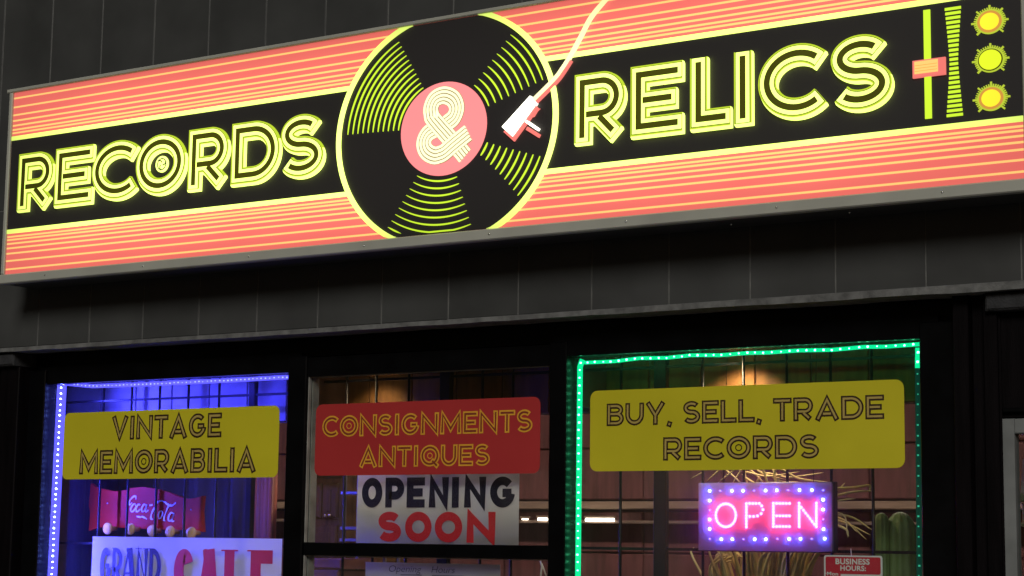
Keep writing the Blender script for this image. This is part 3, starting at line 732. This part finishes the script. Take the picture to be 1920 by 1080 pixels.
# business hours
KY = .17
bx0, bx1 = hx(1545,1060,KY), hx(1654.5,1060,KY); bz1 = hz(1600,1041.5,KY)
t = thing('hours_sign', ((bx0+bx1)/2, KY, bz1-.30), 'small red and white BUSINESS HOURS sign beside the cactus', 'sign')
G().prism(rrect(bx0, bx1, bz1-.30, bz1, .008), KY, KY+.002).obj('board', mat('sign_white', (.8,.82,.8), .4, var=.03), t)
M_hr = mat('sign_red', (.62,.03,.05), .4, var=.05)
G().prism(rrect(bx0+.006, bx1-.006, bz1-.06, bz1-.005, .006), KY-.001, KY-.0001).obj('red_field', M_hr, t)
M_hw = mat('letter_white', (.85,.9,.85), .5, bump=0, var=.02)
text_mesh('BUSINESS', hx(1567,1053,KY), hx(1631,1053,KY), hz(1600,1058.5,KY), hz(1600,1047.5,KY), KY-.0012, M_hw, 'lettering', t, .03)
text_mesh('HOURS:', hx(1576,1065,KY), hx(1624,1065,KY), hz(1600,1070.5,KY), hz(1600,1060.5,KY), KY-.0012, M_hw, 'lettering', t, .03)
G().box(bx0+.006, hx(1576,1076,KY), KY-.001, KY-.0001, bz1-.29, bz1-.0605).obj('red_field', M_hr, t)
text_mesh('Mon', hx(1551,1076,KY), hx(1572,1076,KY), hz(1600,1080,KY), hz(1600,1073,KY), KY-.0012, M_hw, 'lettering', t, .02)
G().tube([((bx0+bx1)/2-.005,KY+.001,bz1-.004),((bx0+bx1)/2-.006,KY-.002,bz1+.022)], .0016, 6).obj('hook', M_paper, t)
# coat rack with script lettering
CY = .37
def c5(x, y): p = hit(140+x/5.685, 890+y/5.685, CY); return (p.x, p.z)
out = [c5(*q) for q in ((172,92),(215,128),(290,152),(420,176),(540,165),(600,142),(730,130),(850,148),(1000,190),(1130,240),(1200,262),(1290,248),(1368,225),(1352,400),(1365,610),(1200,590),(1000,585),(800,582),(600,570),(400,560),(260,560),(150,600),(165,400),(150,330))]
t = thing('coat_rack', ((out[0][0]+out[12][0])/2, CY, out[16][1]), 'red wavy board with white script and round wooden pegs in the left window', 'coat rack')
G().prism(out[::-1], CY, CY+.018).obj('board', mat('red_enamel', (.46,.018,.006), .5, var=.2, scale=6, spec=.1), t)
M_peg = mat('pale_wood_peg', (.62,.36,.09), .5, scale=12); M_pole = mat('black_peg', (.02,.02,.02), .5)
for x, y in ((440,575),(682,582),(915,600),(1105,610),(1330,622)):
    cx, cz = c5(x, y); g = G().ball((cx,CY-.05,cz), .028, .012, .0255, 0, 14, 9); pg = g.obj('peg', M_peg, t, True)
    G().tube([(cx,CY,cz),(cx,CY-.045,cz)], .010, 8).obj('stem', M_peg, pg, True)
M_scr = mat('script_white', (.8,.76,.72), .5, bump=0, var=.03); g = G()
def scr(pts, w_=.0030):
    q = spline([c5(*p) for p in pts], 6); n = len(q)
    g.ribbon(q, [w_*(.55+.6*abs(math.sin(7*k/n))) for k in range(n)], CY-.0016-.00005*len(g.I)/40, CY-.0002)
scr(((655,262),(650,232),(625,235),(590,275),(580,310),(592,318),(612,300)), .0032)
scr(((648,310),(628,316),(604,350),(600,385),(615,395),(640,372),(655,345),(650,318)), .003)
scr(((700,325),(682,318),(660,350),(658,388),(675,392),(700,370)), .003)
scr(((765,325),(740,318),(716,360),(722,392),(745,385),(770,330),(755,380),(765,396),(785,380)), .003)
scr(((800,330),(830,322)), .003)
scr(((862,345),(880,300),(920,280),(960,290),(1000,322),(1040,330),(1080,300)), .0035)
scr(((862,345),(835,385),(820,430),(818,470),(835,475)), .0034)
scr(((925,385),(905,400),(895,440),(905,470),(930,445),(940,405),(925,385)), .003)
scr(((1030,315),(1000,345),(965,430),(955,480),(970,492)), .003)
scr(((1055,415),(1030,405),(1005,445),(1005,490),(1030,485),(1058,420),(1040,475),(1045,500),(1065,492)), .003)
scr(((665,445),(700,452),(730,450),(770,472)), .0032)
g.obj('lettering', M_scr, t)
for x, y in ((350,305),(1240,372)): cx, cz = c5(x, y); G().ball((cx,CY,cz), .004, .003, .004).obj('screw', M_alu, t, True)
G().box(out[0][0]+.1, out[0][0]+.13, CY+.018, GR+.16, out[16][1]+.02, out[16][1]+.05).box(out[12][0]-.1, out[12][0]-.07, CY+.018, GR+.16, out[16][1]+.02, out[16][1]+.05).obj('bracket', M_bar, t)
# cactus
QY = .55
c = hit(1688, 960, QY); cr = (hx(1714,1020,QY)-hx(1661,1020,QY))/2
t = thing('cactus', (c.x, QY, .06), 'tall green ribbed cactus with one arm in the right window', 'cactus')
M_cac = mat('cactus_green', (.10,.16,.045), .55, var=.35, scale=14, bump=.3)
def cactus_col(P, r0, cap=6, seg=40):
    V = []; Fc = []; P = [Vector(p) for p in P]; n = len(P)
    for k, p in enumerate(P):
        L = (P[-1]-p).length; q = min(1, L/(r0*1.3)); r = r0*math.sqrt(max(.02, 1-(1-q)**2))
        for j in range(seg):
            a = 2*math.pi*j/seg; rr = r*(1+.07*math.cos(10*a)); V.append((p.x+rr*math.cos(a), p.y+rr*math.sin(a), p.z))
    for k in range(n-1):
        for j in range(seg): Fc.append((k*seg+j, k*seg+(j+1)%seg, (k+1)*seg+(j+1)%seg, (k+1)*seg+j))
    Fc.append(tuple(range((n-1)*seg, n*seg))); return V, Fc
V, Fc = cactus_col([(c.x,QY,.06+(c.z-.06)*(1-(1-k/30)**1.6)) for k in range(31)], cr)
mk('trunk', V, Fc, M_cac, t, None, True)
ax_ = hx(1657,1000,QY-.03); az = hz(1655,962,QY)
V, Fc = cactus_col([(ax_,QY-.05,1.2+(az-1.2)*(1-(1-k/20)**1.8)) for k in range(21)], cr*.5)
mk('arm', V, Fc, M_cac, t, None, True)
G().tube([(c.x-cr*.5,QY,1.1),(ax_+.02,QY-.04,1.12),(ax_,QY-.05,1.25)], [cr*.5,cr*.5,cr*.48], 12).obj('arm_joint', M_cac, t, True)
# dried palm behind the open sign
FYp = .42
M_straw = mat('dry_straw', (.74,.57,.27), .6, var=.35, scale=20)
base = hit(1440, 1290, FYp)
t = thing('dried_palm', (base.x, FYp, .06), 'dry straw coloured palm fronds around the lit OPEN sign', 'plant')
G().tube([(base.x,FYp,.06),(base.x+.01,FYp,.7),(base.x,FYp,base.z)], [.03,.022,.018], 8).obj('stem', mat('palm_stem', (.2,.13,.07), .8), t)
def blade(P, w_):
    Q = spline([tuple(p) for p in P], 6); n = len(Q); g = G(); V = []; Fc = []
    for k, q in enumerate(Q):
        h = w_*(.35+.65*math.sin(math.pi*min(1, .15+.85*k/n)))*(1 if k < n-1 else .1)
        a = Vector(Q[max(k-1,0)]); b3 = Vector(Q[min(k+1,n-1)]); d_ = (b3-a).normalized(); s_ = d_.cross(Vector((0,1,0))).normalized()*h
        V += [tuple(Vector(q)+s_), (q[0],q[1]-.0025,q[2]), tuple(Vector(q)-s_)]
    for k in range(n-1): Fc += [(3*k,3*k+3,3*k+4,3*k+1),(3*k+1,3*k+4,3*k+5,3*k+2)]
    mk('blade', V, Fc, M_straw, t)
segs = [((1296,897),(1318,884)),((1325,902),(1350,879)),((1346,905),(1382,876)),((1374,905),(1395,872)),((1430,888),(1475,900)),((1465,902),(1420,880)),((1480,895),(1545,886)),((1500,898),(1560,905)),((1440,893),(1500,884)),
 ((1567,960),(1590,1008)),((1570,970),(1625,1012)),((1570,975),(1608,998)),((1572,965),(1640,996)),((1566,940),(1605,935)),((1572,928),(1640,920)),((1616,912),(1632,922)),((1560,925),(1585,905)),((1570,985),(1592,1006)),((1575,978),(1632,1003))]
for a, b3 in segs:
    y = FYp+random.uniform(-.05,.06); ctr = hit(random.uniform(1405,1475), random.uniform(945,985), y)
    A, E_ = hit(*a, y), hit(*b3, y)
    if a[0] < 1410: A, E_ = E_, A
    if a[1] < 910: path = [base, ctr, A+(A-E_)*.8+Vector((0,0,.02)), A, E_]
    else: path = [base, ctr, A, E_]
    blade(path, random.uniform(.003,.0055))
for k in range(64):
    y = FYp+random.uniform(-.06,.07); u = random.gauss(1420, 52); A = hit(u, random.uniform(1042,1062), y); lean = (u-1440)*.25+random.uniform(-18,42)
    E_ = hit(u+lean*.8, random.uniform(985,1038), y)
    st = base+Vector((random.uniform(-.07,.05), y-FYp, random.uniform(-.02,.02)))
    blade([st, (st*.45+A*.55)+Vector((random.uniform(-.02,.02),0,0)), A, E_], random.uniform(.0045,.0105))
for k in range(12):
    y = FYp+random.uniform(-.04,.05); u = random.uniform(1326,1400); A = hit(u, random.uniform(1062,1090), y); E_ = hit(u+random.uniform(12,34), random.uniform(1036,1046), y)
    st = base+Vector((random.uniform(-.07,0), y-FYp, 0)); blade([st, A, E_], random.uniform(.004,.008))

# ================================================================== FURTHER BACK IN THE SHOP
M_timber = mat('tan_timber', (.46,.34,.25), .6, var=.25, scale=6, stretch=(.5,4,4))
M_tube = glow('tube_lamp', (1.0,.86,.72), 7)
zb1, zb0 = hz(1280,940,BY-.1), hz(1280,954.5,BY-.1)
tag(G().box(-3.6, 2.2, BY-.12, BY-.03, zb0, zb1, 0, .004).obj('timber_rail', M_timber), 'long tan timber rail across the back wall of the shop', 'rail')
zs = hz(1280,979,BY-.1)
t = thing('back_shelf', (0, BY-.2, zs-.02), 'thin brown shelf under the timber rail at the back of the shop', 'shelf')
G().box(-3.6, 2.2, BY-.16, BY-.021, zs-.010, zs+.006, 0, .002).obj('shelf_board', mat('brown_shelf', (.3,.22,.17), .6), t)
for (u0, u1, v, d_) in ((1098.5,1151,974.5,.009),(1009,1026,973.5,.008),(979,990,973.5,.004)):
    xa, xb = hx(u0,v,BY-.17), hx(u1,v,BY-.17); z = hz(u0,v,BY-.17)
    tt = thing('tube_lamp', ((xa+xb)/2, BY-.17, z), {1098.5:'long bright tube lamp seen beside the green strip', 1009:'short bright tube lamp seen just right of the OPENING SOON banner', 979:'dim end of a tube lamp touching the banner edge'}[u0], 'lamp', 'tube lamps at the back of the shop')
    G().tube([(xa,BY-.17,z),(xb,BY-.17,z)], d_, 8).obj('tube', M_tube, tt, True)
    G().box(xa-.01, xb+.01, BY-.175, BY-.161, z+d_, z+d_+.012).obj('fitting', M_timber, tt)
for k, xc in enumerate((-2.4, -.2, 2.0)):  # unseen lamps added to brighten the room behind the windows
    tt = thing('fill_lamp', (xc, 1.7, 2.72), ['unseen ceiling lamp added to light the left end of the shop', 'unseen ceiling lamp added to light the middle of the shop', 'unseen ceiling lamp added to light the right end of the shop'][k], 'lamp', 'unseen ceiling lamps added to light the shop')
    G().box(xc-.5, xc+.5, 1.62, 1.78, 2.735, 2.778).obj('housing', M_paper, tt)
    G().box(xc-.48, xc+.48, 1.64, 1.76, 2.722, 2.7345).obj('diffuser', glow('fill_diffuser_%d' % k, (1.0,.78,.66), 36.0), tt)
# boxes standing on the floor racks behind the right window
M_box = mat('dark_red_carton', (.22,.085,.075), .7, var=.25, scale=5)
# wooden wardrobe and post behind the left and middle windows
wy = 1.0
xa, xb = hx(572,960,wy), hx(640,960,wy)
t = thing('wardrobe', ((xa+xb)/2, wy, .06), 'dark brown wooden cabinet with two brass knobs left of the OPENING SOON banner', 'cabinet')
M_wd = mat('dark_walnut', (.22,.115,.035), .45, var=.4, scale=4, stretch=(8,8,.7)); M_brass = mat('brass', (.9,.75,.45), .15, metal=1, var=.1, bump=0)
zt_ = hz(600,893,wy)
G().box(xa-.10, xb, wy, wy+.5, .06, zt_, 0, .012).obj('carcass', M_wd, t)
G().box(xa-.11, xb+.012, wy-.02, wy+.51, zt_, zt_+.045, 0, .012).obj('cornice', M_wd, t)
zs1 = hz(600,972,wy)
for a, b3, za, zb in ((xa-.085, (xa+xb)/2-.005, zs1, zt_-.03), ((xa+xb)/2+.005, xb-.015, zs1, zt_-.03), (xa-.085, xb-.015, .2, zs1-.03)):
    G().box(a, b3, wy-.016, wy-.0005, za, zb, 0, .008).box(a+.03, b3-.03, wy-.022, wy-.0165, za+.03, zb-.03, 0, .004).obj('door', M_wd, t)
for u, v in ((610,967),(617.5,966)): p = hit(u, v, wy-.03); G().ball((p.x,wy-.03,p.z), .010, .010, .010).obj('knob', M_brass, t, True)
# wire rack next to it
ry = .9; xa, xb = hx(646,960,ry), hx(672,960,ry)
t = thing('metal_rack', (xa, ry, .06), 'narrow metal rack with shelves beside the brown cabinet', 'rack')
M_met = mat('pale_metal', (.45,.42,.42), .35, metal=.6)
for xx in (xa, xb): 
    for yy in (ry, ry+.3): G().box(xx-.006, xx+.006, yy-.006, yy+.006, .06, 2.05).obj('post', M_met, t)
for v in (924, 990, 1012): z = hz(650, v, ry); G().box(xa-.01, xb+.01, ry-.02, ry+.32, z-.008, z+.006, 0, .002).obj('shelf', M_met, t)
# rust coloured curtain in the left window
cy = .8; xa, xb = hx(474,950,cy), hx(516,950,cy); V = []; Fc = []
for k in range(41):
    x = xa+(xb-xa)*k/40; y = cy+.018*math.sin(k*.9)+.01*math.sin(k*2.3)
    V += [(x,y,.2),(x,y,2.3),(x,y+.003,.2),(x,y+.003,2.3)]
for k in range(40): a = 4*k; Fc += [(a,a+4,a+5,a+1),(a+2,a+3,a+7,a+6),(a+1,a+5,a+7,a+3),(a,a+2,a+6,a+4)]
tag(mk('curtain', V, Fc, mat('rust_velvet', (.42,.12,.06), .5, var=.4, scale=3, stretch=(14,14,.5)), None, None, True), 'rust coloured hanging curtain at the right side of the left window', 'curtain')
# dark cloth hung behind the coat rack
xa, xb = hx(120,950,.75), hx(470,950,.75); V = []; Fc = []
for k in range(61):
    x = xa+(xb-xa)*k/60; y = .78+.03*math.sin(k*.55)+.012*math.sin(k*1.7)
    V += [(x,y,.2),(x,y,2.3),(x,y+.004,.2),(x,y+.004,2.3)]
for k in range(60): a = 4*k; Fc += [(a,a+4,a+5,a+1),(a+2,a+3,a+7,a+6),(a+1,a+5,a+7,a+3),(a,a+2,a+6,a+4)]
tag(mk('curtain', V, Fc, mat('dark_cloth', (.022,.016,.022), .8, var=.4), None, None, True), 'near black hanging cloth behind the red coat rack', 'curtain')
# stack of reddish records / crates under the crossbar
sy = .7; xa, xb = hx(588,1065,sy), hx(636,1065,sy); z = hz(600,1046,sy)
for k in range(4):
    dz = .048; zz = z-(k+1)*dz
    tt = G().box(xa+random.uniform(-.01,.01), xb+random.uniform(-.012,.012), sy+random.uniform(-.01,.01), sy+.25, zz+.003, zz+dz-.002, 0, .006).obj('carton', mat('red_brown_carton_%d' % k, ((.30,.13,.11),(.22,.10,.08),(.33,.16,.13),(.25,.1,.09))[k], .6))
    tag(tt, ['topmost', 'second from the top', 'third from the top', 'lowest'][k]+' red brown carton of the stack under the middle crossbar', 'carton', 'cartons stacked behind the lower middle pane')
zz = z-4*.048
t = thing('side_table', ((xa+xb)/2, sy+.12, .06), 'small wooden table carrying the stack of red brown cartons', 'table')
G().box(xa-.05, xb+.05, sy-.04, sy+.3, zz-.03, zz-.001, 0, .004).obj('table_top', M_wd, t)
for xx in (xa-.02, xb+.02):
    for yy in (sy, sy+.26): G().box(xx-.015, xx+.015, yy-.015, yy+.015, .06, zz-.031).obj('leg', M_wd, t)
# wire hanger at the right of the lower middle pane
p = hit(1016, 1052, .4)
tag(G().tube([(p.x+.012,.4,p.z+.01),(p.x,.4,p.z+.012),(p.x-.006,.4,p.z),(p.x,.4,p.z-.02),(p.x-.012,.4,p.z-.12)], .0035, 6).tube([(p.x,.4,p.z-.01),(p.x+.02,.4,p.z-.055)], .003, 6).obj('wire_hanger', mat('cream_wire', (.75,.68,.58), .5), None, True), 'bent pale wire hanger at the right edge of the lower middle pane', 'hanger')
# shelf of white goods seen through the door
dy = .9
t = thing('door_shelf', (hx(1915,940,dy), dy, .06), 'pale shelf unit seen through the door glass', 'shelf')
M_wht = mat('white_goods', (.75,.66,.58), .6)
xa, xb = hx(1900,940,dy), hx(1900,940,dy)+.6
for v in (925, 980, 1100): z = hz(1912, v, dy); G().box(xa, xb, dy, dy+.3, z-.03 if v == 925 else z-.012, z, 0, .003).obj('shelf_board', M_wht, t)
for xx in (xa, xb-.02): G().box(xx, xx+.02, dy+.28, dy+.3, .06, 2.2).obj('upright', M_wd, t)
z9 = hz(1912,980,dy)
tag(G().box(xa+.02, xa+.06, dy+.03, dy+.12, z9, z9+.07, 0, .004).obj('carton', mat('pinkish_carton', (.6,.42,.36), .6)), 'small pinkish carton on the shelf behind the door glass', 'carton')
z9 = hz(1912,925,dy)
tag(G().prism([(xa+.01,z9),(xa+.09,z9),(xa+.05,z9+.14),(xa+.02,z9+.12)], dy+.05, dy+.12).obj('white_ornament', M_wht), 'white pointed ornament on the upper shelf behind the door glass', 'ornament')

# small warm downlights clipped under the bulkhead, shining on the window display
M_shade = mat('beige_shade', (.55,.44,.32), .6, var=.1)
for u, v, e, lab_ in ((1356,612,1.9,'small beige downlight hidden behind the top of the right window frame'), (670,630,.4,'small beige downlight hidden behind the top of the middle window frame')):
    p = Vector((hx(u, v, .27), .30, 2.352))
    tt = thing('display_lamp', (p.x, .30, p.z-.05), lab_, 'lamp', 'downlights over the window display')
    G().tube([(p.x,.30,p.z-.035),(p.x,.30,p.z+.01),(p.x,.30,p.z+.02)], [.034,.026,.010], 16).obj('shade', M_shade, tt, True)
    G().tube([(p.x,.30,p.z+.02),(p.x,.36,p.z+.05),(p.x,.4615,p.z+.05)], .004, 6).obj('bracket', M_bar, tt, True)
    G().ball((p.x,.30,p.z-.040), .020, .020, .010, 0, 12, 6).obj('bulb', glow('warm_bulb_%d' % u, (1.0,.72,.42), 10), tt, True)
    la = bpy.data.lights.new('bulb_light', 'SPOT'); la.energy = e*11; la.color = (1.0,.70,.42); la.spot_size = R(110); la.spot_blend = .8; la.shadow_soft_size = .02
    lo = bpy.data.objects.new('bulb_light', la); sc.collection.objects.link(lo); lo.parent = tt; lo.location = (0, 0, -.005); lo.rotation_euler = (R(16), 0, 0)
